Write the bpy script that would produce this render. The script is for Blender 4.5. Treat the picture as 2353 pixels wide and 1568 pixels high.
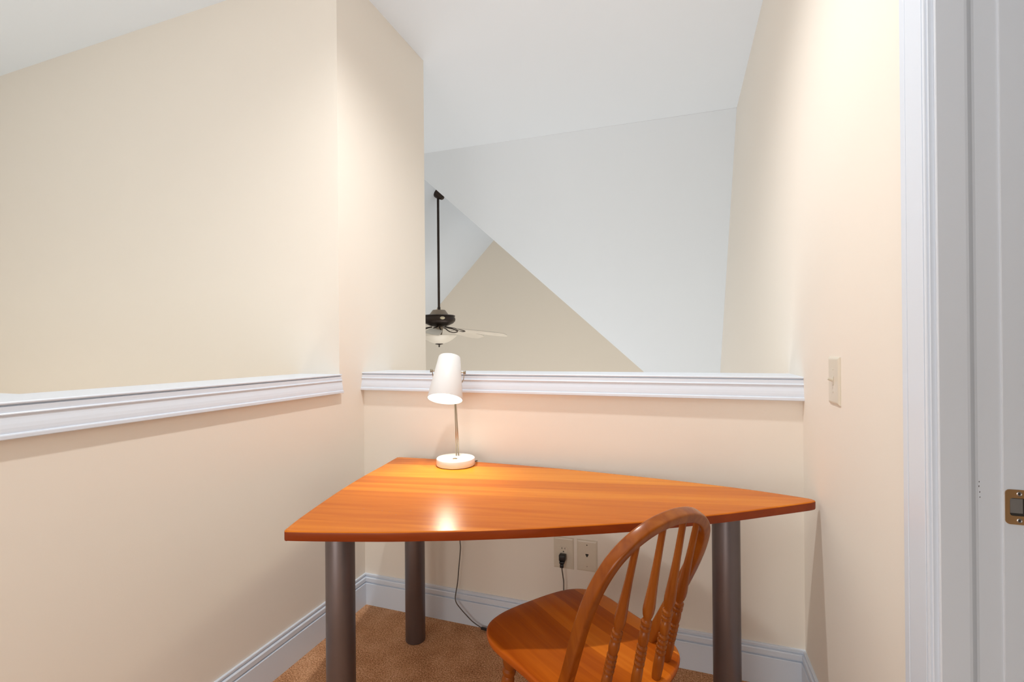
import bpy, bmesh, math, random
from mathutils import Vector, Matrix

random.seed(7)
for o in list(bpy.data.objects):
    bpy.data.objects.remove(o, do_unlink=True)
scene = bpy.context.scene
C = scene.collection
PI = math.pi

# ------------------------------------------------------------------ camera
W = 1.8529                                   # inner face of the right wall (left wall face is x = 0, low back wall face is y = 0)
cam_data = bpy.data.cameras.new('camera')
cam = bpy.data.objects.new('camera', cam_data)
C.objects.link(cam)
cam_data.sensor_fit = 'HORIZONTAL'
cam_data.sensor_width = 36.0
cam_data.lens = 1093.537 * 36.0 / 2353.0
cam_data.shift_y = (797.4365 - 784.0) / 2353.0
cam_data.clip_start = 0.02
fw = Vector((-0.33080, 0.94370, 0.00160)).normalized()
rt = Vector((0.94360, 0.33080, -0.00860))
rt = (rt - fw * rt.dot(fw)).normalized()
up = rt.cross(fw)
M = Matrix((rt, up, -fw)).transposed().to_4x4()
M.translation = Vector((1.4392, -1.9341, 1.225))
cam.matrix_world = M
scene.camera = cam

# ------------------------------------------------------------------ world, exposure
world = bpy.data.worlds.new('world')
scene.world = world
world.use_nodes = True
wb = world.node_tree.nodes['Background']
wb.inputs[0].default_value = (0.97, 0.98, 1.0, 1)
wb.inputs[1].default_value = 0.1
scene.view_settings.view_transform = 'Standard'
scene.view_settings.look = 'None'
scene.view_settings.gamma = 1.0
scene.view_settings.use_curve_mapping = False
scene.view_settings.exposure = 0.0


def spot(name, loc, power, color, radius, angle, blend, aim=(0, 0, -1)):
    d = bpy.data.lights.new(name, 'SPOT')
    d.energy = power
    d.color = color
    d.shadow_soft_size = radius
    d.spot_size = math.radians(angle)
    d.spot_blend = blend
    o = bpy.data.objects.new(name, d)
    C.objects.link(o)
    o.location = loc
    o.rotation_euler = Vector(aim).to_track_quat('-Z', 'Y').to_euler()
    return o


def area(name, loc, aim, sx, sy, power, color):
    d = bpy.data.lights.new(name, 'AREA')
    d.shape = 'RECTANGLE'
    d.size, d.size_y = sx, sy
    d.energy = power
    d.color = color
    o = bpy.data.objects.new(name, d)
    C.objects.link(o)
    o.location = loc
    o.rotation_euler = Vector(aim).to_track_quat('-Z', 'Y').to_euler()
    return o


WARM = (1.0, 0.995, 0.98)
COOL = (0.95, 0.98, 1.0)
spot('downlight_over_desk', (0.88, -0.61, 2.93), 92, WARM, 0.035, 152, 0.95)
area('loft_up_fill', (0.9, -2.9, 1.5), (0.05, 0.15, 1), 0.8, 0.8, 16, COOL)  # added fill behind the camera, aimed up at the ceiling
area('far_room_fill_low', (-0.3, 2.4, -1.6), (0.0, -0.1, 1), 3.5, 2.6, 88, (1.0, 0.985, 0.965))  # added fill low in the far room to brighten its ceilings and gable
area('loft_rear_fill', (0.3, -4.1, 1.0), (0.05, 1, 0.0), 2.4, 1.6, 46, (1.0, 0.96, 0.895))  # added unseen fill at the loft's rear, lifts the area under the desk
area('stairwell_fill', (-1.7, -1.6, -1.2), (0.05, 0.1, 1), 1.8, 1.6, 128, (1.0, 0.98, 0.945))  # added upward fill for the left ceiling and upper wall

# ------------------------------------------------------------------ materials


def new_mat(name):
    m = bpy.data.materials.new(name)
    m.use_nodes = True
    nt = m.node_tree
    return m, nt, nt.nodes['Principled BSDF']


def node(nt, kind, **kw):
    n = nt.nodes.new(kind)
    for k, v in kw.items():
        setattr(n, k, v)
    return n


def plain(name, col, rough=0.5, metal=0.0, bump=0.0, bscale=200.0, var=0.0, spec=0.5, coat=0.0):
    m, nt, b = new_mat(name)
    b.inputs['Base Color'].default_value = (*col, 1)
    b.inputs['Roughness'].default_value = rough
    b.inputs['Metallic'].default_value = metal
    b.inputs['Specular IOR Level'].default_value = spec
    b.inputs['Coat Weight'].default_value = coat
    tc = node(nt, 'ShaderNodeTexCoord')
    if bump:
        nz = node(nt, 'ShaderNodeTexNoise')
        nz.inputs['Scale'].default_value = bscale
        nz.inputs['Detail'].default_value = 3
        nt.links.new(tc.outputs['Object'], nz.inputs['Vector'])
        bp = node(nt, 'ShaderNodeBump')
        bp.inputs['Strength'].default_value = bump
        bp.inputs['Distance'].default_value = 0.002
        nt.links.new(nz.outputs['Fac'], bp.inputs['Height'])
        nt.links.new(bp.outputs['Normal'], b.inputs['Normal'])
    if var:
        nz = node(nt, 'ShaderNodeTexNoise')
        nz.inputs['Scale'].default_value = 6
        nz.inputs['Detail'].default_value = 4
        nt.links.new(tc.outputs['Object'], nz.inputs['Vector'])
        rp = node(nt, 'ShaderNodeValToRGB')
        rp.color_ramp.elements[0].position = 0.3
        rp.color_ramp.elements[1].position = 0.7
        rp.color_ramp.elements[0].color = (*[c * (1 - var) for c in col], 1)
        rp.color_ramp.elements[1].color = (*[min(1, c * (1 + var)) for c in col], 1)
        nt.links.new(nz.outputs['Fac'], rp.inputs['Fac'])
        nt.links.new(rp.outputs['Color'], b.inputs['Base Color'])
    return m


def wood(name, dark, mid, light, angle, board, rough=0.3, grain=26.0, tone=0.5, coat=0.0, axis=0, spec=0.5):
    """Solid boards glued edge to edge: a tone per board plus streaky grain along the board."""
    m, nt, b = new_mat(name)
    tc = node(nt, 'ShaderNodeTexCoord')
    mp = node(nt, 'ShaderNodeMapping')
    mp.inputs['Rotation'].default_value = (0, 0, -angle)
    nt.links.new(tc.outputs['Object'], mp.inputs['Vector'])
    sp = node(nt, 'ShaderNodeSeparateXYZ')
    nt.links.new(mp.outputs['Vector'], sp.inputs[0])
    along, across = (('X', 'Y') if axis == 0 else (('Y', 'X') if axis == 1 else ('Z', 'X')))
    dv = node(nt, 'ShaderNodeMath', operation='DIVIDE')
    dv.inputs[1].default_value = board
    nt.links.new(sp.outputs[across], dv.inputs[0])
    fl = node(nt, 'ShaderNodeMath', operation='FLOOR')
    nt.links.new(dv.outputs[0], fl.inputs[0])
    wn = node(nt, 'ShaderNodeTexWhiteNoise', noise_dimensions='1D')
    nt.links.new(fl.outputs[0], wn.inputs['W'])
    cb = node(nt, 'ShaderNodeCombineXYZ')
    sc = node(nt, 'ShaderNodeMath', operation='MULTIPLY')
    sc.inputs[1].default_value = 0.07
    nt.links.new(sp.outputs[along], sc.inputs[0])
    ad = node(nt, 'ShaderNodeMath', operation='MULTIPLY_ADD')
    ad.inputs[1].default_value = 3.7
    nt.links.new(wn.outputs['Value'], ad.inputs[0])
    nt.links.new(sc.outputs[0], ad.inputs[2])
    nt.links.new(ad.outputs[0], cb.inputs[0])
    nt.links.new(sp.outputs[across], cb.inputs[1])
    if axis != 2:
        nt.links.new(sp.outputs['Z'], cb.inputs[2])
    else:
        nt.links.new(sp.outputs['Y'], cb.inputs[2])
    n1 = node(nt, 'ShaderNodeTexNoise')
    n1.inputs['Scale'].default_value = grain
    n1.inputs['Detail'].default_value = 6
    n1.inputs['Roughness'].default_value = 0.5
    n1.inputs['Distortion'].default_value = 0.6
    nt.links.new(cb.outputs[0], n1.inputs['Vector'])
    # blend: grain*(1-tone) + board tone*tone
    mx = node(nt, 'ShaderNodeMath', operation='MULTIPLY')
    mx.inputs[1].default_value = tone
    nt.links.new(wn.outputs['Value'], mx.inputs[0])
    m2 = node(nt, 'ShaderNodeMath', operation='MULTIPLY_ADD')
    m2.inputs[1].default_value = 1 - tone
    nt.links.new(n1.outputs['Fac'], m2.inputs[0])
    nt.links.new(mx.outputs[0], m2.inputs[2])
    rp = node(nt, 'ShaderNodeValToRGB')
    e = rp.color_ramp.elements
    e[0].position, e[0].color = 0.18, (*dark, 1)
    e[1].position, e[1].color = 0.82, (*light, 1)
    k = e.new(0.5)
    k.color = (*mid, 1)
    nt.links.new(m2.outputs[0], rp.inputs['Fac'])
    nt.links.new(rp.outputs['Color'], b.inputs['Base Color'])
    b.inputs['Roughness'].default_value = rough
    b.inputs['Coat Weight'].default_value = coat
    b.inputs['Coat Roughness'].default_value = 0.12
    b.inputs['Specular IOR Level'].default_value = spec
    bp = node(nt, 'ShaderNodeBump')
    bp.inputs['Strength'].default_value = 0.06
    bp.inputs['Distance'].default_value = 0.001
    nt.links.new(n1.outputs['Fac'], bp.inputs['Height'])
    nt.links.new(bp.outputs['Normal'], b.inputs['Normal'])
    return m


def carpet_mat():
    m, nt, b = new_mat('brown_cut_pile_carpet')
    tc = node(nt, 'ShaderNodeTexCoord')
    n1 = node(nt, 'ShaderNodeTexNoise')
    n1.inputs['Scale'].default_value = 190
    n1.inputs['Detail'].default_value = 3
    n1.inputs['Roughness'].default_value = 0.7
    n2 = node(nt, 'ShaderNodeTexNoise')
    n2.inputs['Scale'].default_value = 9
    n2.inputs['Detail'].default_value = 3
    for n in (n1, n2):
        nt.links.new(tc.outputs['Object'], n.inputs['Vector'])
    ad = node(nt, 'ShaderNodeMath', operation='MULTIPLY_ADD')
    ad.inputs[1].default_value = 0.25
    nt.links.new(n2.outputs['Fac'], ad.inputs[0])
    nt.links.new(n1.outputs['Fac'], ad.inputs[2])
    rp = node(nt, 'ShaderNodeValToRGB')
    e = rp.color_ramp.elements
    e[0].position, e[0].color = 0.45, (0.24, 0.095, 0.04, 1)
    e[1].position, e[1].color = 0.84, (0.95, 0.60, 0.38, 1)
    k = e.new(0.62)
    k.color = (0.62, 0.31, 0.15, 1)
    nt.links.new(ad.outputs[0], rp.inputs['Fac'])
    nt.links.new(rp.outputs['Color'], b.inputs['Base Color'])
    b.inputs['Roughness'].default_value = 1.0
    b.inputs['Specular IOR Level'].default_value = 0.1
    bp = node(nt, 'ShaderNodeBump')
    bp.inputs['Strength'].default_value = 0.9
    bp.inputs['Distance'].default_value = 0.006
    nt.links.new(n1.outputs['Fac'], bp.inputs['Height'])
    nt.links.new(bp.outputs['Normal'], b.inputs['Normal'])
    return m


def emit_mat(name, col, strength):
    m, nt, b = new_mat(name)
    b.inputs['Base Color'].default_value = (*col, 1)
    b.inputs['Emission Color'].default_value = (*col, 1)
    b.inputs['Emission Strength'].default_value = strength
    return m


MAT = {
    'wall': plain('beige_wall_paint', (0.878, 0.820, 0.736), 0.75, bump=0.05, bscale=260, spec=0.25),
    'wall_far': plain('far_wall_warm_light_tone', (0.86, 0.775, 0.655), 0.75, bump=0.05, bscale=260, spec=0.25),  # same beige paint, with the far room's warmer light put into the colour
    'ceiling': plain('white_ceiling_paint', (0.77, 0.82, 0.87), 0.9, bump=0.04, bscale=200, spec=0.15),
    'trim': plain('white_gloss_trim', (0.735, 0.80, 0.895), 0.32, spec=0.5),
    'jamb': plain('grey_white_jamb_paint', (0.73, 0.775, 0.84), 0.4, spec=0.4),
    'carpet': carpet_mat(),
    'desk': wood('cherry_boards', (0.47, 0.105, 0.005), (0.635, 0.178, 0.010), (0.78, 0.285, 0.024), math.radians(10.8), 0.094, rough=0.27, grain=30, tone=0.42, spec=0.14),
    'desk_edge': wood('cherry_edge_shaded', (0.22, 0.034, 0.005), (0.27, 0.043, 0.006), (0.32, 0.058, 0.009), math.radians(10.8), 0.4, rough=0.25, grain=30, tone=0.1, spec=0.25),  # same cherry wood, weaker light on the edge put into the colour
    'leg': plain('brown_bronze_steel', (0.175, 0.15, 0.155), 0.38, metal=0.75, var=0.06),
    'seat': wood('oak_seat_boards', (0.36, 0.066, 0.005), (0.66, 0.158, 0.011), (0.90, 0.28, 0.024), 0.0, 0.078, rough=0.24, grain=24, tone=0.45, axis=1, spec=0.16),
    'chair': wood('stained_oak', (0.20, 0.043, 0.004), (0.29, 0.072, 0.007), (0.40, 0.120, 0.013), 0.0, 0.5, rough=0.24, grain=40, tone=0.1, axis=2, spec=0.32),
    'enamel': plain('white_enamel', (0.86, 0.85, 0.84), 0.3),
    'brass': plain('satin_nickel', (0.40, 0.345, 0.26), 0.34, metal=1.0),
    'felt': plain('dark_felt', (0.08, 0.05, 0.035), 0.9),
    'bulb': emit_mat('lit_bulb', (1.0, 0.88, 0.70), 14.0),
    'cord': plain('grey_cord', (0.10, 0.085, 0.075), 0.5),
    'black': plain('black_plastic', (0.012, 0.012, 0.014), 0.4),
    'plate': plain('ivory_plastic', (0.72, 0.66, 0.55), 0.35),
    'plate_dark': plain('slot_shade_and_chip', (0.03, 0.025, 0.02), 0.7),  # shade of slots and holes put into the colour; also colours paint chips
    'screw': plain('plate_screw', (0.45, 0.40, 0.33), 0.35, metal=0.6),
    'bronze': plain('dark_oiled_bronze', (0.045, 0.032, 0.026), 0.38, metal=0.7),
    'bronze_light': plain('brushed_bronze_cap', (0.30, 0.24, 0.18), 0.4, metal=0.5),
    'blade': plain('washed_blade', (0.66, 0.60, 0.51), 0.45, var=0.06),
    'bowl': plain('frosted_bowl', (0.74, 0.68, 0.58), 0.35),
    'badge': plain('pale_badge', (0.70, 0.63, 0.45), 0.35, metal=0.4),
    'strike': plain('aged_brass', (0.36, 0.20, 0.085), 0.45, metal=0.35, var=0.3),
    'chrome': plain('worn_steel', (0.55, 0.52, 0.50), 0.3, metal=0.9),
    'lowfloor': plain('tan_lower_floor', (0.42, 0.33, 0.25), 0.7),
}

def shade_mat():
    m, nt, b = new_mat('white_translucent_shade')
    b.inputs['Base Color'].default_value = (0.84, 0.84, 0.84, 1)
    b.inputs['Roughness'].default_value = 0.4
    tr = node(nt, 'ShaderNodeBsdfTranslucent')
    tr.inputs['Color'].default_value = (0.95, 0.93, 0.90, 1)
    mx = node(nt, 'ShaderNodeMixShader')
    mx.inputs[0].default_value = 0.02
    nt.links.new(b.outputs[0], mx.inputs[1])
    nt.links.new(tr.outputs[0], mx.inputs[2])
    nt.links.new(mx.outputs[0], nt.nodes['Material Output'].inputs['Surface'])
    return m


MAT['shade'] = shade_mat()

# ------------------------------------------------------------------ helpers


def finish(name, bm, mat, parent=None, smooth=False, angle=None):
    bmesh.ops.recalc_face_normals(bm, faces=bm.faces)
    me = bpy.data.meshes.new(name)
    bm.to_mesh(me)
    bm.free()
    o = bpy.data.objects.new(name, me)
    C.objects.link(o)
    mats = mat if isinstance(mat, (list, tuple)) else [mat]
    for m in mats:
        me.materials.append(m)
    if smooth:
        for p in me.polygons:
            p.use_smooth = True
        if angle:
            me.set_sharp_from_angle(angle=math.radians(angle))
    if parent is not None:
        o.parent = parent
    return o


def tag(o, label, cat, group=None, kind=None):
    o['label'] = label
    o['category'] = cat
    if group:
        o['group'] = group
    if kind:
        o['kind'] = kind
    return o


def empty(name, loc, label, cat, rz=0.0):
    o = bpy.data.objects.new(name, None)
    C.objects.link(o)
    o.empty_display_size = 0.1
    o.location = loc
    o.rotation_euler = (0, 0, rz)
    return tag(o, label, cat)


def quad(bm, pts):
    return bm.faces.new([bm.verts.new(p) for p in pts])


def box(bm, x0, x1, y0, y1, z0, z1, bevel=0.0, seg=2):
    v = [bm.verts.new((x, y, z)) for x in (x0, x1) for y in (y0, y1) for z in (z0, z1)]
    f = [bm.faces.new([v[i] for i in q]) for q in ((0, 1, 3, 2), (4, 6, 7, 5), (0, 4, 5, 1), (2, 3, 7, 6), (0, 2, 6, 4), (1, 5, 7, 3))]
    if bevel:
        es = list({e for x in f for e in x.edges})
        bmesh.ops.bevel(bm, geom=es, offset=bevel, segments=seg, affect='EDGES', profile=0.5)
    return f


def lathe(bm, prof, seg=32, mat=None):
    """prof: (radius, z) list bottom to top; capped where the radius is not zero."""
    mat = mat or Matrix()
    rings = []
    for r, z in prof:
        if r < 1e-6:
            rings.append([bm.verts.new(mat @ Vector((0, 0, z)))])
        else:
            rings.append([bm.verts.new(mat @ Vector((r * math.cos(2 * PI * i / seg), r * math.sin(2 * PI * i / seg), z))) for i in range(seg)])
    for a, b in zip(rings[:-1], rings[1:]):
        for i in range(seg):
            j = (i + 1) % seg
            if len(a) == 1 and len(b) == 1:
                continue
            if len(a) == 1:
                bm.faces.new((a[0], b[i], b[j]))
            elif len(b) == 1:
                bm.faces.new((a[i], a[j], b[0]))
            else:
                bm.faces.new((a[i], a[j], b[j], b[i]))
    if len(rings[0]) > 1:
        bm.faces.new(list(reversed(rings[0])))
    if len(rings[-1]) > 1:
        bm.faces.new(rings[-1])


def axis_matrix(p0, p1):
    p0, p1 = Vector(p0), Vector(p1)
    q = (p1 - p0).to_track_quat('Z', 'Y')
    m = q.to_matrix().to_4x4()
    m.translation = p0
    return m, (p1 - p0).length


def turned(bm, p0, p1, prof, seg=24):
    """prof in (fraction along, radius)."""
    m, ln = axis_matrix(p0, p1)
    lathe(bm, [(r, f * ln) for f, r in prof], seg, m)


def catmull(pts, n=10, closed=False):
    pts = [Vector(p) for p in pts]
    out = []
    N = len(pts)
    rng = range(N) if closed else range(N - 1)
    for i in rng:
        if closed:
            p0, p1, p2, p3 = pts[(i - 1) % N], pts[i], pts[(i + 1) % N], pts[(i + 2) % N]
        else:
            p0, p1, p2, p3 = pts[max(i - 1, 0)], pts[i], pts[i + 1], pts[min(i + 2, N - 1)]
        for k in range(n):
            t = k / n
            out.append(0.5 * ((2 * p1) + (p2 - p0) * t + (2 * p0 - 5 * p1 + 4 * p2 - p3) * t * t + (3 * p1 - p0 - 3 * p2 + p3) * t ** 3))
    if not closed:
        out.append(pts[-1])
    return out


def sweep(bm, path, section, normal=None, closed_section=True, cap=True):
    """section: list of (a, b); a along the frame side vector, b along the frame normal."""
    path = [Vector(p) for p in path]
    rings = []
    n = Vector(normal) if normal is not None else None
    prev = None
    for i, p in enumerate(path):
        t = (path[min(i + 1, len(path) - 1)] - path[max(i - 1, 0)]).normalized()
        if n is not None:
            nn = n
        else:
            if prev is None:
                a = Vector((0, 0, 1)) if abs(t.z) < 0.9 else Vector((1, 0, 0))
                nn = (a - t * a.dot(t)).normalized()
            else:
                nn = (prev - t * prev.dot(t)).normalized()
            prev = nn
        s = t.cross(nn).normalized()
        rings.append([bm.verts.new(p + s * a + nn * b) for a, b in section])
    k = len(section)
    for a, b in zip(rings[:-1], rings[1:]):
        for i in range(k if closed_section else k - 1):
            j = (i + 1) % k
            bm.faces.new((a[i], a[j], b[j], b[i]))
    if cap and closed_section:
        bm.faces.new(list(reversed(rings[0])))
        bm.faces.new(rings[-1])


def circle(r, n=12):
    return [(r * math.cos(2 * PI * i / n), r * math.sin(2 * PI * i / n)) for i in range(n)]


def superellipse(a, b, n=24, e=3.2):
    out = []
    for i in range(n):
        t = 2 * PI * i / n
        c, s = math.cos(t), math.sin(t)
        out.append((a * math.copysign(abs(c) ** (2 / e), c), b * math.copysign(abs(s) ** (2 / e), s)))
    return out


def prism(bm, poly, z0, z1, bevel=0.0, seg=3):
    """Vertical extrusion of a 2D outline, rounded at its upper and lower rims."""
    top = [bm.verts.new((x, y, z1)) for x, y in poly]
    bot = [bm.verts.new((x, y, z0)) for x, y in poly]
    n = len(poly)
    ft = bm.faces.new(top)
    fb = bm.faces.new(list(reversed(bot)))
    for i in range(n):
        j = (i + 1) % n
        bm.faces.new((bot[i], bot[j], top[j], top[i]))
    if bevel:
        es = list(ft.edges) + list(fb.edges)
        bmesh.ops.bevel(bm, geom=es, offset=bevel, segments=seg, affect='EDGES', profile=0.5)


def mould(bm, prof, axis, at, a0, a1, sign, mitre0=0.0, mitre1=0.0):
    """Profile (protrusion, height) run straight along an axis against a wall.
    axis 'x': wall plane y=at, runs x a0..a1 ; axis 'y': wall plane x=at. mitre: run change per unit protrusion."""
    rings = []
    for a, mi in ((a0, mitre0), (a1, mitre1)):
        ring = []
        for p, z in prof:
            q = a + mi * p
            ring.append(bm.verts.new((q, at + sign * p, z) if axis == 'x' else (at + sign * p, q, z)))
        rings.append(ring)
    k = len(prof)
    for i in range(k):
        j = (i + 1) % k
        bm.faces.new((rings[0][i], rings[0][j], rings[1][j], rings[1][i]))
    bm.faces.new(list(reversed(rings[0])))
    bm.faces.new(rings[1])


def arc(cx, cy, r, a0, a1, n=6):
    return [(cx + r * math.cos(math.radians(a0 + (a1 - a0) * i / n)), cy + r * math.sin(math.radians(a0 + (a1 - a0) * i / n))) for i in range(n + 1)]


def struct(name, bm, mat, label, cat, **kw):
    o = finish(name, bm, mat, **kw)
    return tag(o, label, cat, kind='structure')


# ------------------------------------------------------------------ the setting
CEIL = 2.96
Y2 = -0.174          # face of the wall beyond the stair opening; the low left wall starts here
YB = 0.60            # far end of the full-height stub of the left wall
RAIL_B, RAIL_T = 1.028, 1.1125
TH = 0.21            # thickness of the low walls

bm = bmesh.new()
box(bm, -TH, W + 0.2, -4.2, TH, -0.25, 0.0)
struct('floor', bm, MAT['carpet'], 'brown cut pile carpet under the desk and chair', 'floor')

bm = bmesh.new()
quad(bm, [(-7, -5, -2.72), (6, -5, -2.72), (6, 7, -2.72), (-7, 7, -2.72)])
struct('floor_lower', bm, MAT['lowfloor'], 'floor of the room below the loft', 'floor')

# flat ceiling over loft, then the sloped faces of the great-room roof
bm = bmesh.new()
bm.faces.new([bm.verts.new(p) for p in [(-6, -4.2, CEIL), (W + 0.2, -4.2, CEIL), (W + 0.2, 1.8865, CEIL), (-0.938, 1.796, CEIL), (-0.938, Y2 + 0.1, CEIL), (-6, Y2 + 0.1, CEIL)]])
struct('ceiling', bm, MAT['ceiling'], 'flat white ceiling above the loft', 'ceiling')
bm = bmesh.new()
quad(bm, [(W, 1.882, CEIL), (-0.938, 1.796, CEIL), (W, 4.252, 0.155)][:3] if False else [(W + 0.0, 1.882, CEIL), (-0.938, 1.796, CEIL), (1.83, 4.235, 0.175), (W, 4.25, 0.157)])
struct('ceiling_slope', bm, MAT['ceiling'], 'steep grey-white ceiling plane falling behind the low back wall', 'ceiling')
bm = bmesh.new()
quad(bm, [(-0.938, 1.796, CEIL), (-0.925, 4.5, 2.945), (1.83, 4.5, 0.175), (1.83, 4.235, 0.175)])
struct('ceiling_slope_right', bm, MAT['ceiling'], 'right-hand slope of the far room ceiling, turned away', 'ceiling')
bm = bmesh.new()
quad(bm, [(-0.938, -0.07, 2.945), (-0.925, 4.5, 2.945), (-3.80, 4.5, 0.02), (-3.80, -0.07, 0.02)])
struct('ceiling_slope_left', bm, MAT['ceiling'], 'left-hand white slope of the far room ceiling behind the fan rod', 'ceiling')

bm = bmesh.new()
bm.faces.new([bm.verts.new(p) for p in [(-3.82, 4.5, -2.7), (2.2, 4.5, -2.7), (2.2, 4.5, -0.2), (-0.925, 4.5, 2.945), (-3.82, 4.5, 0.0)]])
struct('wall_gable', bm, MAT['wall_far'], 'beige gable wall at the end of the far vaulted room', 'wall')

# left wall plane x = 0: low part towards the camera plus the tall stub
bm = bmesh.new()
box(bm, -TH, 0, -3.4, Y2, -0.25, RAIL_T - 0.004)
struct('wall_left_low', bm, MAT['wall'], 'low beige wall along the left side under a white cap', 'wall')
bm = bmesh.new()
pts = [(0, Y2), (0, YB), (-TH, YB), (-TH, 0.0), (-6, 0.0), (-6, Y2)]
top = [bm.verts.new((x, y, CEIL)) for x, y in pts]
bot = [bm.verts.new((x, y, -2.7)) for x, y in pts]
for i in range(len(pts)):
    j = (i + 1) % len(pts)
    bm.faces.new((bot[i], bot[j], top[j], top[i]))
bm.faces.new(top)
bm.faces.new(list(reversed(bot)))
struct('wall_left', bm, MAT['wall'], 'full-height beige wall and corner left of the opening', 'wall')
bm = bmesh.new()
box(bm, -3.4, -TH, -1.40, -1.185, -2.7, RAIL_T - 0.004)
struct('wall_stair_return', bm, MAT['wall'], 'low wall turning left across the stair opening', 'wall')
bm = bmesh.new()
box(bm, -3.62, -3.4, -4.2, Y2, -2.7, CEIL)
struct('wall_stair', bm, MAT['wall'], 'far side wall of the stair opening', 'wall')

bm = bmesh.new()
box(bm, 0, W, 0, TH, -0.25, RAIL_T - 0.004)
struct('wall_back', bm, MAT['wall'], 'low beige wall behind the desk under a white cap', 'wall')

# right wall with the door opening (opening from y = -1.80 to the jamb at -0.9312)
bm = bmesh.new()
YJ = -0.9312
RT = 0.15
HEAD = 2.16
box(bm, W, W + RT, YJ + 0.006, 4.4, -0.25, CEIL)
struct('wall_right', bm, MAT['wall'], 'tall beige wall on the right running past the low back wall', 'wall')
bm = bmesh.new()
box(bm, W, W + RT, -1.80, YJ, HEAD, CEIL)
box(bm, W, W + RT, -4.2, -1.80, -0.25, CEIL)
struct('wall_right_front', bm, MAT['wall'], 'beige wall above and in front of the door opening', 'wall')
# room beyond the doorway
bm = bmesh.new()
box(bm, W + 1.6, W + 1.7, -4.2, 1.2, -0.25, CEIL)
struct('wall_beyond', bm, MAT['wall'], 'beige wall seen beyond the doorway', 'wall')

# moulded caps of the low walls
RAIL = [(0.0, RAIL_B), (0.0215, RAIL_B)] + [(0.0240, RAIL_B + 0.002), (0.0240, 1.0375), (0.0230, 1.0400),
        (0.0188, 1.0412), (0.0192, 1.0460), (0.0188, 1.0530), (0.0172, 1.0620), (0.0148, 1.0710), (0.0134, 1.0780), (0.0136, 1.0815),
        (0.0166, 1.0832), (0.0168, 1.0855), (0.0155, 1.0872), (0.0125, 1.0880), (0.0125, 1.1015), (0.0050, 1.1030), (0.0050, 1.1055),
        (0.0125, 1.1062), (0.0142, 1.1080), (0.0142, 1.1105), (0.0125, RAIL_T), (0.0, RAIL_T)]
CAPF = [(x, z) for x, z in RAIL]
bm = bmesh.new()
mould(bm, RAIL, 'y', 0.0, -3.4, Y2, 1)
box(bm, -TH - 0.014, 0.0, -3.4, Y2, RAIL_T - 0.012, RAIL_T)
box(bm, -3.4, -TH - 0.014, -1.415, -1.170, RAIL_T - 0.012, RAIL_T)
struct('trim_1', bm, MAT['trim'], 'white moulded cap along the low left wall', 'trim')
bm = bmesh.new()
mould(bm, RAIL, 'x', 0.0, 0.0, W, -1)
box(bm, 0.0, W, 0.0, TH + 0.014, RAIL_T - 0.012, RAIL_T)
struct('trim_2', bm, MAT['trim'], 'white moulded cap on the low back wall behind the lamp', 'trim')

# baseboards
BB = [(0.0, 0.0), (0.0150, 0.0), (0.0150, 0.1005), (0.0140, 0.1022), (0.0060, 0.1030), (0.0060, 0.1060), (0.0118, 0.1078), (0.0128, 0.1105), (0.0128, 0.1255),
      (0.0100, 0.1285), (0.0035, 0.1300), (0.0035, 0.1345), (0.0078, 0.1352), (0.0078, 0.1420), (0.0060, 0.1440), (0.0, 0.1440)]
bm = bmesh.new()
mould(bm, BB, 'y', 0.0, -3.4, 0.0, 1, 0, -1)
struct('baseboard_left', bm, MAT['trim'], 'white moulded baseboard along the low left wall', 'baseboard')
bm = bmesh.new()
mould(bm, BB, 'x', 0.0, 0.0, W, -1, 1, -1)
struct('baseboard_back', bm, MAT['trim'], 'white moulded baseboard under the low back wall', 'baseboard')
bm = bmesh.new()
mould(bm, BB, 'y', W, -0.838, 0.0, -1, 0, -1)
struct('baseboard_right', bm, MAT['trim'], 'short white baseboard on the right wall by the door casing', 'baseboard')

# door casing on the right wall: profile in (y, protrusion), vertical run
CAS = [(-0.8380, 0.0), (-0.8380, 0.0130), (-0.8395, 0.0145), (-0.8565, 0.0145), (-0.8577, 0.0135), (-0.8580, 0.0080), (-0.8602, 0.0080), (-0.8606, 0.0142),
       (-0.9200, 0.0138), (-0.9208, 0.0132), (-0.9212, 0.0085), (-0.9232, 0.0085), (-0.9236, 0.0134), (-0.9285, 0.0128), (-0.9293, 0.0115), (-0.9297, 0.0086),
       (-0.9312, 0.0092), (-0.9325, 0.0080), (-0.9328, 0.0)]
bm = bmesh.new()
ring0 = [bm.verts.new((W - p, y, 0.0)) for y, p in CAS]
ring1 = [bm.verts.new((W - p, y, HEAD - 0.01 + (y - YJ))) for y, p in CAS]
n = len(CAS)
for i in range(n):
    j = (i + 1) % n
    bm.faces.new((ring0[i], ring0[j], ring1[j], ring1[i]))
bm.faces.new(ring0)
ring2 = [bm.verts.new((W - p, -1.80 - (y - YJ), HEAD - 0.01 + (y - YJ))) for y, p in CAS]
for i in range(n):
    j = (i + 1) % n
    bm.faces.new((ring1[i], ring1[j], ring2[j], ring2[i]))
ring3 = [bm.verts.new((W - p, -1.80 - (y - YJ), 0.0)) for y, p in CAS]
for i in range(n):
    j = (i + 1) % n
    bm.faces.new((ring2[i], ring2[j], ring3[j], ring3[i]))
bm.faces.new(list(reversed(ring3)))
struct('trim_3', bm, MAT['trim'], 'white fluted door casing on the right wall', 'trim')

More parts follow.
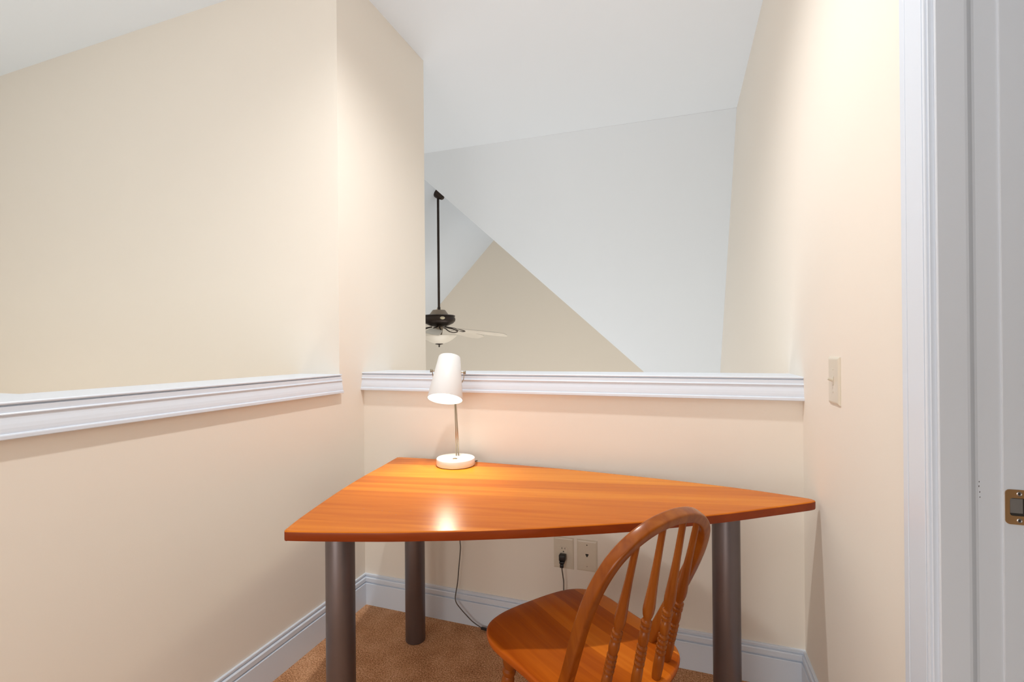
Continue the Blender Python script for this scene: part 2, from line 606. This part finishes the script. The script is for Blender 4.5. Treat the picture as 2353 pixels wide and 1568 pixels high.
# jamb with its stop; profile in (x, y) run upward
bm = bmesh.new()
sect = [(W - 0.0010, YJ + 0.012), (W - 0.0010, YJ - 0.0063), (W + 0.0005, YJ - 0.0073), (W + 0.0380, YJ - 0.0073), (W + 0.0420, YJ - 0.0066), (W + 0.0460, YJ - 0.0040),
        (W + 0.0500, YJ - 0.0010), (W + 0.0540, YJ), (W + 0.0848, YJ), (W + 0.0852, YJ - 0.0019), (W + 0.0862, YJ - 0.0022), (W + RT, YJ - 0.0022), (W + RT, YJ + 0.012)]


def jamb(bm, sec, flip):
    f = (lambda y: y) if not flip else (lambda y: -1.80 + (YJ - y))
    a = [bm.verts.new((x, f(y), 0.0)) for x, y in sec]
    b = [bm.verts.new((x, f(y), HEAD)) for x, y in sec]
    for i in range(len(sec)):
        j = (i + 1) % len(sec)
        bm.faces.new((a[i], a[j], b[j], b[i]))
    bm.faces.new(a)
    bm.faces.new(list(reversed(b)))


jamb(bm, sect, False)
jamb(bm, sect, True)
box(bm, W, W + RT, -1.80, YJ, HEAD - 0.02, HEAD)
door = struct('door_1', bm, MAT['jamb'], 'white door jamb and stop at the right edge of the picture', 'door frame')

# chipped paint beside the stop
for (zc, h_, dx_) in ((0.9955, 0.0030, 0.0004), (0.9880, 0.0038, 0.0), (0.9785, 0.0034, 0.0010), (0.9700, 0.0028, 0.0012)):
    bm = bmesh.new()
    cx_ = W + 0.0548 + dx_
    bm.faces.new([bm.verts.new((cx_ + a_, YJ - 0.0003, zc + b_)) for a_, b_ in ((-0.0006, -h_ * 0.2), (0.0001, -h_ / 2), (0.0007, 0.0), (0.0002, h_ / 2), (-0.0003, h_ * 0.2))])
    finish('paint_chip', bm, MAT['plate_dark'], door)

# strike plate on the jamb (plane y = YJ)
bm = bmesh.new()
yf = YJ - 0.0022
t_ = 0.0018
X0, X1, Z0, Z1 = W + 0.0872, W + 0.0872 + 0.0440, 0.9305, 0.9870
outer = arc(X0 + .006, Z1 - .006, .006, 180, 90, 4) + arc(X1 - .006, Z1 - .006, .006, 90, 0, 4) + arc(X1 - .006, Z0 + .006, .006, 0, -90, 4) + arc(X0 + .006, Z0 + .006, .006, 270, 180, 4)
hx0, hx1, hz0, hz1 = X0 + .0055, X0 + .0285, 0.9445, 0.9735
inner = arc(hx0 + .004, hz1 - .004, .004, 180, 90, 4) + arc(hx1 - .004, hz1 - .004, .004, 90, 0, 4) + arc(hx1 - .004, hz0 + .004, .004, 0, -90, 4) + arc(hx0 + .004, hz0 + .004, .004, 270, 180, 4)
fo = [bm.verts.new((x, yf - t_, z)) for x, z in outer]
fi = [bm.verts.new((x, yf - t_, z)) for x, z in inner]
bo = [bm.verts.new((x, yf, z)) for x, z in outer]
bi = [bm.verts.new((x, yf, z)) for x, z in inner]
for i in range(len(outer)):
    j = (i + 1) % len(outer)
    bm.faces.new((fo[i], fo[j], fi[j], fi[i]))
    bm.faces.new((bo[i], bo[j], fo[j], fo[i]))
    bm.faces.new((bi[i], bi[j], fi[j], fi[i]))
strike = finish('strike_plate', bm, MAT['strike'], door)
strike['label'] = 'aged brass strike plate'
bm = bmesh.new()
box(bm, hx0 - .0005, hx1 + .0005, yf - 0.0006, yf - 0.0002, hz0 - .0005, hz1 + .0005)
finish('latch_hole', bm, MAT['plate_dark'], strike)
bm = bmesh.new()
box(bm, hx0 + .0005, hx0 + .0165, yf - 0.0013, yf - 0.0007, hz0 + .0045, hz1 - .001)
finish('latch_lip', bm, MAT['chrome'], strike)
for zz in (0.9805, 0.9372):
    bm = bmesh.new()
    m = Matrix.Translation((X0 + 0.0175, yf - t_, zz)) @ Matrix.Rotation(PI / 2, 4, 'X')
    lathe(bm, [(0.0036, -0.0003), (0.0036, 0.0004), (0.0028, 0.0008), (0.0017, 0.0004), (0.0, 0.0003)], 20, m)
    sc_ = finish('screw', bm, [MAT['chrome'], MAT['plate_dark']], strike, smooth=True, angle=40)
    for f in sc_.data.polygons:
        ctr = f.center - Vector((X0 + 0.0175, f.center.y, zz))
        f.material_index = 1 if ctr.length < 0.0018 else 0

# ------------------------------------------------------------------ desk
ZT = 0.735
front = [(0.4400, -0.9250), (0.5136, -0.9048), (0.6090, -0.8758), (0.7112, -0.8428), (0.7870, -0.8140), (0.8636, -0.7862), (0.9387, -0.7544), (1.0567, -0.7027),
         (1.1324, -0.6660), (1.2090, -0.6275), (1.2870, -0.5878), (1.3501, -0.5529), (1.5117, -0.4518), (1.6009, -0.3914), (1.7031, -0.3166), (1.8109, -0.2370)]
tip = [(1.8330, -0.2180), (1.8400, -0.2090), (1.8405, -0.2010), (1.8350, -0.1915), (1.8210, -0.1835)]
back = [(1.7677, -0.1660), (1.6702, -0.1400), (1.5429, -0.1150), (1.4045, -0.0955), (1.2995, -0.0830), (1.1610, -0.0700), (1.0123, -0.0585), (0.8579, -0.0520), (0.6978, -0.0500),
        (0.5500, -0.0530), (0.4183, -0.0590), (0.3256, -0.0660), (0.2700, -0.0710)]
corner = [(0.2480, -0.0745), (0.2385, -0.0830), (0.2375, -0.0960)]
left = [(0.2612, -0.2320), (0.2859, -0.3883), (0.3200, -0.5561), (0.3600, -0.7132), (0.3945, -0.8360), (0.4190, -0.9080)]
lc = [(0.4235, -0.9190), (0.4300, -0.9245)]
outline = [p.to_2d() for p in catmull([Vector((x, y, 0)) for x, y in front + tip + back + corner + left + lc], 4, True)]
DX, DY = 0.95, -0.45
desk = empty('desk', (DX, DY, 0), 'cherry wood desk with a curved three-sided top on round bronze legs', 'desk')
bm = bmesh.new()
OUT = [Vector((p.x - DX, p.y - DY)) for p in outline]
NO = len(OUT)
area2 = sum(OUT[i].x * OUT[(i + 1) % NO].y - OUT[(i + 1) % NO].x * OUT[i].y for i in range(NO))
sg = 1.0 if area2 > 0 else -1.0
nin = []
for i in range(NO):
    t = (OUT[(i + 1) % NO] - OUT[i - 1]).normalized()
    nin.append(Vector((-t.y, t.x)) * sg)


def dring(inset, z):
    return [bm.verts.new((OUT[i].x + nin[i].x * inset, OUT[i].y + nin[i].y * inset, z)) for i in range(NO)]


DT = 0.0275
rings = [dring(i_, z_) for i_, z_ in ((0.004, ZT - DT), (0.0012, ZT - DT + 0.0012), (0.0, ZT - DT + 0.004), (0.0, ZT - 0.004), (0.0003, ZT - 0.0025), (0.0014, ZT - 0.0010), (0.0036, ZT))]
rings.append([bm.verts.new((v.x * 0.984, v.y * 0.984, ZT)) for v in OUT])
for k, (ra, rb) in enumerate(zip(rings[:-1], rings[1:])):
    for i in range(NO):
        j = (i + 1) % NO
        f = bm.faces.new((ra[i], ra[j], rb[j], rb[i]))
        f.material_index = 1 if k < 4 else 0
c_top, c_bot = bm.verts.new((0, 0, ZT)), bm.verts.new((0, 0, ZT - DT))
for i in range(NO):
    j = (i + 1) % NO
    bm.faces.new((rings[-1][i], rings[-1][j], c_top))
    bm.faces.new((rings[0][j], rings[0][i], c_bot)).material_index = 1
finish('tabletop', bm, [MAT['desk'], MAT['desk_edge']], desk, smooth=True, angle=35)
# small dents along one board
dent = plain('dark_dent', (0.25, 0.07, 0.02), 0.5)
for (x, y, a, l) in ((0.5240, -0.7085, 0.7, 0.009), (0.5900, -0.7090, 0.2, 0.007), (0.6150, -0.7080, 0.2, 0.007), (0.6480, -0.7240, 0.2, 0.007), (0.6720, -0.6820, 0.15, 0.009)):
    bm = bmesh.new()
    pts = [(-l / 2, 0), (0, -0.0009), (l / 2, 0), (0, 0.0009)]
    quad(bm, [(x - DX + px * math.cos(a) - py * math.sin(a), y - DY + px * math.sin(a) + py * math.cos(a), ZT + 0.0002) for px, py in pts])
    finish('dent', bm, dent, desk)['label'] = 'small dark dent in the tabletop'
for (lx, ly) in ((0.4990, -0.7870), (0.3830, -0.1800), (1.5740, -0.2990)):
    R = 0.0412
    bm = bmesh.new()
    m = Matrix.Translation((lx - DX, ly - DY, 0))
    lathe(bm, [(R - 0.004, 0.0), (R - 0.001, 0.001), (R, 0.004), (R, ZT - 0.0335), (R - 0.002, ZT - 0.0275)], 48, m)
    lg = finish('leg', bm, MAT['leg'], desk, smooth=True, angle=50)

# ------------------------------------------------------------------ desk lamp
LX, LY = 0.5530, -0.1310
lamp = empty('desk_lamp', (LX, LY, ZT), 'white metal desk lamp, switched on, at the back corner of the desk', 'lamp')
axr = Vector((0.9436, 0.3308, 0)).normalized()      # across the lamp, parallel to the picture
axf = Vector((0.3308, -0.9436, 0)).normalized()     # towards the room


def lp(a, b, z):
    v = axr * a + axf * b
    return (v.x, v.y, z)


bm = bmesh.new()
BR = 0.0800
lathe(bm, [(BR - 0.001, 0.0025), (BR, 0.004), (BR, 0.0285), (BR - 0.0008, 0.0305), (BR - 0.0025, 0.0320), (0.0, 0.0322)], 64)
finish('base', bm, MAT['enamel'], lamp, smooth=True, angle=40)
bm = bmesh.new()
lathe(bm, [(BR - 0.004, 0.0), (BR - 0.003, 0.0001), (BR - 0.003, 0.0025)], 48)
finish('foot_pad', bm, MAT['felt'], lamp, smooth=True, angle=40)
bm = bmesh.new()
lathe(bm, [(0.0100, 0.0321), (0.0100, 0.0335), (0.0085, 0.0345), (0.0, 0.0348)], 24, Matrix.Translation(lp(0.0, 0.028, 0)))
finish('button', bm, MAT['brass'], lamp, smooth=True, angle=40)
RODB = -0.030
for s in (-1, 1):
    bm = bmesh.new()
    sweep(bm, [lp(0.004 + s * 0.0048, RODB, 0.0315), lp(0.001 + s * 0.0034, RODB - 0.001, 0.15), lp(-0.004 + s * 0.0024, RODB - 0.006, 0.25), lp(s * 0.0022 - 0.014, RODB - 0.019, 0.325)], circle(0.0026, 10))
    finish('rod', bm, MAT['brass'], lamp, smooth=True)
# shade: truncated cone, slightly tilted
KZ = 0.120
PIV = Vector(lp(-0.0275, 0.012, 0.392))           # knob axis
TILT = -24.0
tilt = Matrix.Rotation(math.radians(-3.5), 4, axf) @ Matrix.Rotation(math.radians(TILT), 4, axr)
SM = Matrix.Translation(PIV) @ tilt @ Matrix.Translation((0, 0, -KZ))
ST, SB, SH = 0.0450, 0.0715, 0.1870
bm = bmesh.new()
lathe(bm, [(SB, 0.0), (SB + 0.0005, 0.001), (ST + 0.001, SH - 0.004), (ST - 0.001, SH - 0.0012), (ST - 0.004, SH), (0.0, SH + 0.0005),
           ], 64, SM)
shade_in = [(0.0, SH - 0.0015), (ST - 0.005, SH - 0.002), (SB - 0.0015, 0.0004)]
lathe(bm, shade_in, 64, SM)
# drop capping face of the open cone's mouth
bm.faces.ensure_lookup_table()
for f in [f for f in bm.faces if len(f.verts) > 8]:
    bm.faces.remove(f)
finish('shade', bm, MAT['shade'], lamp, smooth=True, angle=40)
# bulb
bm = bmesh.new()
lathe(bm, [(0.0, 0.016), (0.014, 0.020), (0.0245, 0.030), (0.0295, 0.044), (0.0270, 0.062), (0.0190, 0.082), (0.0140, 0.100)], 32, SM)
bulb = finish('bulb', bm, MAT['bulb'], lamp, smooth=True)
bulb['label'] = 'glowing bulb inside the shade'

bm = bmesh.new()
lathe(bm, [(0.0160, 0.100), (0.0180, 0.105), (0.0180, 0.150), (0.0120, 0.160)], 24, SM)
finish('socket', bm, MAT['black'], lamp, smooth=True, angle=40)
# yoke: bent strip passing behind the shade between the side knobs
yo = []
for i in range(17):
    a = PI * i / 16
    sn = math.sin(a)
    yo.append(PIV + Vector(lp(0.0660 * math.cos(a), -0.062 * sn ** 0.8, -0.070 * sn ** 0.75)))
bm = bmesh.new()
sweep(bm, yo, superellipse(0.0014, 0.0040, 12))
finish('yoke', bm, MAT['brass'], lamp, smooth=True, angle=50)
for s in (-1, 1):
    bm = bmesh.new()
    p0 = SM @ Vector(lp(s * 0.0545, 0, KZ))
    p1 = SM @ Vector(lp(s * 0.0740, 0, KZ))
    turned(bm, p0, p1, [(0, 0.0030), (0.45, 0.0030), (0.5, 0.0060), (0.62, 0.0052), (0.70, 0.0050), (0.92, 0.0078), (1.0, 0.0070)], 20)
    finish('knob', bm, MAT['brass'], lamp, smooth=True, angle=40)
lo = spot('bulb_light', (0, 0, 0), 6.0, (1.0, 0.90, 0.72), 0.028, 120, 0.7)
lo.parent = lamp
lo.location = SM @ Vector((0, 0, 0.012))
lo.rotation_euler = tilt.to_euler()
# cord: off the back of the base, over the desk edge, down, along the floor and up to the outlet


def L_(x, y, z):
    return Vector((x - LX, y - LY, z - ZT))


cpts = [L_(0.612, -0.080, 0.745), L_(0.618, -0.066, 0.741), L_(0.612, -0.048, 0.738), L_(0.575, -0.034, 0.715), L_(0.542, -0.034, 0.62), L_(0.526, -0.036, 0.48), L_(0.5245, -0.038, 0.385), L_(0.5275, -0.040, 0.345), L_(0.519, -0.040, 0.26),
        L_(0.5120, -0.040, 0.1925), L_(0.5015, -0.041, 0.130), L_(0.5060, -0.042, 0.106), L_(0.5250, -0.042, 0.084), L_(0.5526, -0.042, 0.060), L_(0.585, -0.038, 0.032), L_(0.625, -0.036, 0.012)]
cord_path = catmull(cpts, 8)
cpts2 = [L_(0.657, -0.036, 0.010), L_(0.72, -0.045, 0.006), L_(0.80, -0.075, 0.004), L_(0.88, -0.080, 0.004), L_(0.945, -0.055, 0.006), L_(0.975, -0.036, 0.03), L_(0.984, -0.031, 0.12), L_(0.9868, -0.030, 0.2522), L_(0.9850, -0.032, 0.285), L_(0.9820, -0.034, 0.310), L_(0.9802, -0.034, 0.330)]
bm = bmesh.new()
sweep(bm, cord_path, circle(0.0024, 8))
sweep(bm, catmull(cpts2, 8), circle(0.0024, 8))
cord = finish('power_cord', bm, MAT['cord'], None, smooth=True)
cord.location = (LX, LY, ZT)
tag(cord, 'thin grey lamp cord hanging behind the desk and plugged into the outlet', 'cord')
bm = bmesh.new()
p0, p1 = L_(0.622, -0.036, 0.012), L_(0.660, -0.036, 0.010)
m, ln = axis_matrix(p0, p1)
sweep(bm, [p0, p0.lerp(p1, .1), p0.lerp(p1, .9), p1], superellipse(0.0065, 0.0048, 12))
finish('inline_switch', bm, MAT['black'], cord, smooth=True, angle=40)
# plug with moulded body
bm = bmesh.new()
PX, PZ = 0.9800, 0.3590
for (w_, z0, z1, y0, y1) in ((0.0135, -0.012, 0.0130, -0.030, -0.0062), (0.0105, -0.021, -0.011, -0.036, -0.020), (0.0075, -0.036, -0.020, -0.039, -0.028)):
    box(bm, PX - LX - w_, PX - LX + w_, y0 - LY, y1 - LY, PZ + z0 - ZT, PZ + z1 - ZT, 0.003, 2)
finish('plug', bm, MAT['black'], cord, smooth=True, angle=50)

# ------------------------------------------------------------------ outlet, phone jack, light switch


def cover(bm, w, h, t=0.0060):
    """bevelled wall plate in local coordinates: x across, z up, faces -y"""
    prof = [(0.0, 0.0), (0.0, t * 0.35), (0.004, t * 0.85), (0.0075, t)]
    rings = []
    for inset, d in prof:
        x, z = w / 2 - inset, h / 2 - inset
        rings.append([bm.verts.new(p) for p in ((-x, -d, -z), (x, -d, -z), (x, -d, z), (-x, -d, z))])
    for a, b in zip(rings[:-1], rings[1:]):
        for i in range(4):
            j = (i + 1) % 4
            bm.faces.new((a[i], a[j], b[j], b[i]))
    bm.faces.new(rings[-1])
    bm.faces.new(list(reversed(rings[0])))


def disc(bm, x, z, r, y0, y1, seg=16):
    m = Matrix.Translation((x, y0, z)) @ Matrix.Rotation(PI / 2, 4, 'X')
    lathe(bm, [(r, 0), (r, (y0 - y1) * 0.7), (r * 0.8, y0 - y1), (0, y0 - y1)], seg, m)


PT = 0.0060
outlet = empty('wall_outlet', (0.9815, 0, 0.3725), 'ivory duplex outlet with a black plug in its lower socket', 'outlet')
bm = bmesh.new()
cover(bm, 0.0845, 0.1290)
finish('cover_plate', bm, MAT['plate'], outlet)
for zc in (0.0155, -0.0230):
    bm = bmesh.new()
    pl = arc(0, 0, 0.0172, -42, 42, 8) + arc(0, 0, 0.0172, 138, 222, 8)
    a = [bm.verts.new((x * 1.05, -PT, z + zc)) for x, z in pl]
    b = [bm.verts.new((x * 1.02, -PT - 0.0012, z * 0.98 + zc)) for x, z in pl]
    for i in range(len(pl)):
        j = (i + 1) % len(pl)
        bm.faces.new((a[i], a[j], b[j], b[i]))
    bm.faces.new(b)
    rc = finish('receptacle', bm, MAT['plate'], outlet)
    bm = bmesh.new()
    yy = -PT - 0.0013
    for sx, hh in ((-0.0062, 0.0042), (0.0062, 0.0036)):
        box(bm, sx - 0.0011, sx + 0.0011, yy - 0.0002, yy + 0.0002, zc + 0.004 - hh + 0.001, zc + 0.004 + hh)
    disc(bm, 0.0, zc - 0.0085, 0.0027, yy + 0.0002, yy - 0.0002)
    finish('slot', bm, MAT['plate_dark'], rc)
bm = bmesh.new()
disc(bm, 0, -0.0037, 0.0025, -PT, -PT - 0.0008)
finish('screw', bm, MAT['screw'], outlet)

jack = empty('phone_jack', (1.0790, 0, 0.3735), 'ivory phone jack plate right of the outlet, nothing plugged in', 'phone jack')
bm = bmesh.new()
cover(bm, 0.0835, 0.1270)
finish('cover_plate', bm, MAT['plate'], jack)
bm = bmesh.new()
yy = -PT - 0.0002
hole = [(-0.0062, 0.0062), (0.0062, 0.0062), (0.0062, 0.0020), (0.0030, -0.0035), (0.0022, -0.0065), (-0.0022, -0.0065), (-0.0030, -0.0035), (-0.0062, 0.0020)]
bm.faces.new([bm.verts.new((x, yy, z + 0.002)) for x, z in hole])
finish('socket', bm, MAT['plate_dark'], jack)
for zc, mm in ((0.0440, 'plate_dark'), (-0.0430, 'screw')):
    bm = bmesh.new()
    disc(bm, 0, zc, 0.0024, -PT, -PT - 0.0008)
    finish('screw', bm, MAT[mm], jack)

switch = empty('light_switch', (W, -0.3745, 1.1245), 'ivory toggle light switch on the right wall, switched up', 'switch', rz=-PI / 2)
bm = bmesh.new()
cover(bm, 0.0960, 0.1330)
finish('cover_plate', bm, MAT['plate'], switch)
bm = bmesh.new()
box(bm, -0.0055, 0.0055, -PT - 0.0012, -PT, -0.0125, 0.0125, 0.0008, 1)
tf = finish('toggle_frame', bm, MAT['plate'], switch)
bm = bmesh.new()
sweep(bm, [(0, -PT, 0.0), (0, -PT - 0.006, 0.003), (0, -PT - 0.0125, 0.0058)], superellipse(0.0038, 0.0040, 12), normal=None)
finish('toggle', bm, MAT['plate'], switch, smooth=True, angle=50)
for zc in (0.032, -0.032):
    bm = bmesh.new()
    disc(bm, 0, zc, 0.0028, -PT, -PT - 0.0010)
    finish('screw', bm, MAT['plate'], switch)

# ------------------------------------------------------------------ chair
ZS = 0.425
HEAD_A = math.radians(142.964)
chair = empty('wooden_chair', (1.1754, -0.6310, 0), 'honey brown bow-back wooden chair with turned spindles pushed under the desk', 'chair', rz=HEAD_A - PI / 2)
# local axes: +y forward (towards the desk), +x the chair's right
half = [(0.0, 0.232), (0.060, 0.231), (0.115, 0.225), (0.160, 0.210), (0.192, 0.184), (0.211, 0.145), (0.215, 0.100), (0.211, 0.040), (0.207, -0.020), (0.205, -0.080),
        (0.200, -0.125), (0.188, -0.165), (0.165, -0.200), (0.130, -0.224), (0.085, -0.240), (0.040, -0.248), (0.0, -0.250)]
seat_pts = half + [(-x, y) for x, y in reversed(half[1:-1])]
so = [p.to_2d() for p in catmull([Vector((x, y, 0)) for x, y in seat_pts], 3, True)]
bm = bmesh.new()
N = len(so)
levels = [(1.0, 0.0), (0.985, None)]
SEAT_T = 0.033


def dish(x, y):
    r = math.hypot(x / 0.17, (y - 0.0) / 0.18)
    d = 0.009 * max(0.0, 1 - r * r)
    return d


rings = []
for k, (s, z) in enumerate(((0.90, ZS - SEAT_T), (0.955, ZS - SEAT_T + 0.003), (0.985, ZS - SEAT_T + 0.010), (0.998, ZS - 0.012), (1.0, ZS - 0.007), (0.996, ZS - 0.003), (0.985, ZS - 0.0005), (0.96, ZS), (0.86, ZS), (0.7, ZS), (0.5, ZS), (0.3, ZS), (0.12, ZS))):
    rings.append([bm.verts.new((p.x * s, p.y * s, z - (dish(p.x * s, p.y * s) if k >= 8 else 0))) for p in so])
for a, b in zip(rings[:-1], rings[1:]):
    for i in range(N):
        j = (i + 1) % N
        bm.faces.new((a[i], a[j], b[j], b[i]))
bm.faces.new(list(reversed(rings[0])))
c0 = bm.verts.new((0, 0, ZS - dish(0, 0)))
for i in range(N):
    bm.faces.new((rings[-1][i], rings[-1][(i + 1) % N], c0))
finish('seat', bm, MAT['seat'], chair, smooth=True, angle=50)

TH_ = math.radians(25)


def hoop_pt(s, v):
    return Vector((s, -0.115 - v * math.sin(TH_), ZS - 0.006 + v * math.cos(TH_)))


# half-outline of the bow in its own plane: (offset, distance up the slope)
hh = [(0.148, 0.0), (0.154, 0.060), (0.164, 0.135), (0.173, 0.215), (0.1755, 0.285), (0.168, 0.345), (0.148, 0.398), (0.112, 0.437), (0.062, 0.462), (0.0, 0.471)]
hp = [hoop_pt(-s - 0.004, v) for s, v in hh] + [hoop_pt(s - 0.0, v) for s, v in reversed(hh[:-1])]
bm = bmesh.new()
nrm = Vector((0, math.cos(TH_), math.sin(TH_)))
sweep(bm, catmull(hp, 8), superellipse(0.0135, 0.0150, 24, 5), normal=nrm)
bow = finish('back_bow', bm, MAT['chair'], chair, smooth=True, angle=60)
SPIN = [(0.0, 0.0095), (0.03, 0.0112), (0.10, 0.0122), (0.160, 0.0112), (0.168, 0.0086), (0.176, 0.0118), (0.190, 0.0122), (0.200, 0.0086), (0.208, 0.0118), (0.222, 0.0122), (0.232, 0.0086),
        (0.240, 0.0118), (0.254, 0.0122), (0.264, 0.0086), (0.272, 0.0118), (0.286, 0.0122), (0.296, 0.0086), (0.304, 0.0108), (0.335, 0.0122), (0.370, 0.0112), (0.380, 0.0084), (0.388, 0.0120), (0.404, 0.0124),
        (0.412, 0.0090), (0.420, 0.0122), (0.438, 0.0122), (0.446, 0.0090), (0.456, 0.0088), (0.470, 0.0110), (0.495, 0.0130), (0.52, 0.0134), (0.56, 0.0126), (0.64, 0.0104), (0.76, 0.0084), (0.90, 0.0076), (1.0, 0.0074)]
for (b, t) in (((-0.107, -0.196), (-0.1010, 0.436)), ((-0.037, -0.226), (-0.0300, 0.464)), ((0.039, -0.226), (0.0400, 0.464)), ((0.113, -0.196), (0.1060, 0.434))):
    bm = bmesh.new()
    turned(bm, (b[0], b[1], ZS - 0.006), hoop_pt(t[0], t[1]), SPIN, 20)
    finish('spindle', bm, MAT['chair'], chair, smooth=True, angle=40)
LEGP = [(0.0, 0.0105), (0.06, 0.0125), (0.20, 0.0150), (0.32, 0.0175), (0.36, 0.0140), (0.38, 0.0185), (0.40, 0.0140), (0.46, 0.0165), (0.60, 0.0205), (0.72, 0.0180), (0.745, 0.0145), (0.765, 0.0195), (0.785, 0.0200), (0.800, 0.0150),
        (0.815, 0.0190), (0.86, 0.0225), (0.93, 0.0215), (1.0, 0.0170)]
legs = []
for (tx, ty, fx, fy) in ((-0.138, 0.130, -0.168, 0.175), (0.138, 0.130, 0.168, 0.175), (-0.140, -0.150, -0.180, -0.225), (0.140, -0.150, 0.180, -0.225)):
    bm = bmesh.new()
    p0, p1 = Vector((fx, fy, 0.0)), Vector((tx, ty, ZS - SEAT_T + 0.004))
    legs.append((p0, p1))
    turned(bm, p0, p1, LEGP, 24)
    finish('leg', bm, MAT['chair'], chair, smooth=True, angle=40)
STR = [(0.0, 0.0070), (0.1, 0.0085), (0.42, 0.0115), (0.5, 0.0135), (0.58, 0.0115), (0.9, 0.0085), (1.0, 0.0070)]
mids = []
for a, b in ((0, 2), (1, 3)):
    q0, q1 = legs[a][0].lerp(legs[a][1], 0.42), legs[b][0].lerp(legs[b][1], 0.42)
    bm = bmesh.new()
    turned(bm, q0, q1, STR, 16)
    finish('stretcher', bm, MAT['chair'], chair, smooth=True)
    mids.append(q0.lerp(q1, 0.5))
bm = bmesh.new()
turned(bm, mids[0], mids[1], STR, 16)
finish('stretcher', bm, MAT['chair'], chair, smooth=True)

# ------------------------------------------------------------------ ceiling fan in the far room
FX, FY = -0.9835, 2.6205
fan = empty('ceiling_fan', (FX, FY, 1.55), 'dark bronze ceiling fan with pale blades hanging in the far room', 'fan')
ROD_TOP = 2.83


def zf(z):
    return z - 1.55


bm = bmesh.new()
m = Matrix.Translation((0, 0, zf(2.905))) @ Matrix.Rotation(math.radians(-34), 4, 'Y')
lathe(bm, [(0.0, -0.100), (0.020, -0.098), (0.030, -0.085), (0.046, -0.060), (0.060, -0.040), (0.066, -0.010), (0.066, 0.020), (0.0, 0.022)], 32, m)
finish('canopy', bm, MAT['bronze'], fan, smooth=True, angle=40)
bm = bmesh.new()
lathe(bm, [(0.0130, zf(1.63)), (0.0130, zf(2.835))], 20)
lathe(bm, [(0.017, zf(1.632)), (0.016, zf(1.665)), (0.0135, zf(1.668))], 20)
finish('downrod', bm, MAT['bronze'], fan, smooth=True, angle=40)
bm = bmesh.new()
lathe(bm, [(0.112, zf(1.578)), (0.100, zf(1.588)), (0.078, zf(1.618)), (0.066, zf(1.634)), (0.0, zf(1.638))], 40)
finish('motor_cap', bm, MAT['bronze_light'], fan, smooth=True, angle=40)
bm = bmesh.new()
lathe(bm, [(0.0, zf(1.452)), (0.055, zf(1.454)), (0.100, zf(1.468)), (0.148, zf(1.490)), (0.172, zf(1.515)), (0.176, zf(1.535)), (0.168, zf(1.556)), (0.166, zf(1.562)), (0.172, zf(1.566)), (0.172, zf(1.574)), (0.160, zf(1.579)), (0.0, zf(1.580))], 48)
mh = finish('motor_housing', bm, MAT['bronze'], fan, smooth=True, angle=40)
bd = (Vector((1.4392, -1.9341, 0)) - Vector((FX, FY, 0))).normalized()
bang = math.atan2(bd.y, bd.x) + math.radians(12)
bm = bmesh.new()
m = Matrix.Rotation(bang, 4, 'Z') @ Matrix.Translation((0.170, 0, zf(1.540))) @ Matrix.Rotation(PI / 2, 4, 'Y') @ Matrix.Scale(0.6, 4, (1, 0, 0))
lathe(bm, [(0.026, 0.0), (0.026, 0.004), (0.020, 0.008), (0.0, 0.009)], 24, m)
finish('medallion', bm, MAT['badge'], mh, smooth=True, angle=50)
right = math.atan2(axr.y, axr.x)
for k in range(5):
    ang = right + math.radians(-15 + 72 * k)
    base = Matrix.Rotation(ang, 4, 'Z') @ Matrix.Translation((0, 0, zf(1.445))) @ Matrix.Rotation(math.radians(7.0), 4, 'Y')
    pitch = Matrix.Rotation(math.radians(-14), 4, 'X')
    bm = bmesh.new()
    pl = [(0.22, -0.052), (0.24, -0.058), (0.45, -0.066), (0.68, -0.070), (0.735, -0.058), (0.758, -0.030), (0.762, 0.0), (0.758, 0.030), (0.735, 0.058), (0.68, 0.070), (0.45, 0.066), (0.24, 0.058), (0.22, 0.052)]
    prism(bm, pl, -0.003, 0.003)
    bm.transform(base @ pitch)
    bl = finish('blade', bm, MAT['blade'], fan)
    bm = bmesh.new()
    for s in (-1, 1):
        sweep(bm, catmull([(0.075, s * 0.012, 0.018), (0.13, s * 0.016, 0.012), (0.19, s * 0.034, 0.004), (0.25, s * 0.036, -0.005), (0.285, s * 0.018, -0.006), (0.295, 0.0, -0.006)], 5), superellipse(0.0075, 0.0035, 10))
    bm.transform(base @ pitch)
    finish('blade_bracket', bm, MAT['bronze'], bl, smooth=True, angle=50)
bm = bmesh.new()
lathe(bm, [(0.030, zf(1.362)), (0.036, zf(1.400)), (0.045, zf(1.455))], 32)
finish('light_fitter', bm, MAT['bronze_light'], fan, smooth=True, angle=40)
bm = bmesh.new()
lathe(bm, [(0.0, zf(1.272)), (0.045, zf(1.275)), (0.095, zf(1.290)), (0.140, zf(1.316)), (0.172, zf(1.342)), (0.188, zf(1.358)), (0.190, zf(1.363)), (0.184, zf(1.365)), (0.0, zf(1.368))], 48)
finish('light_bowl', bm, MAT['bowl'], fan, smooth=True, angle=50)
bm = bmesh.new()
lathe(bm, [(0.0, zf(1.236)), (0.006, zf(1.238)), (0.0085, zf(1.246)), (0.006, zf(1.252)), (0.006, zf(1.258)), (0.018, zf(1.262)), (0.042, zf(1.268)), (0.042, zf(1.273)), (0.0, zf(1.276))], 24)
finish('finial', bm, MAT['bronze'], fan, smooth=True, angle=40)
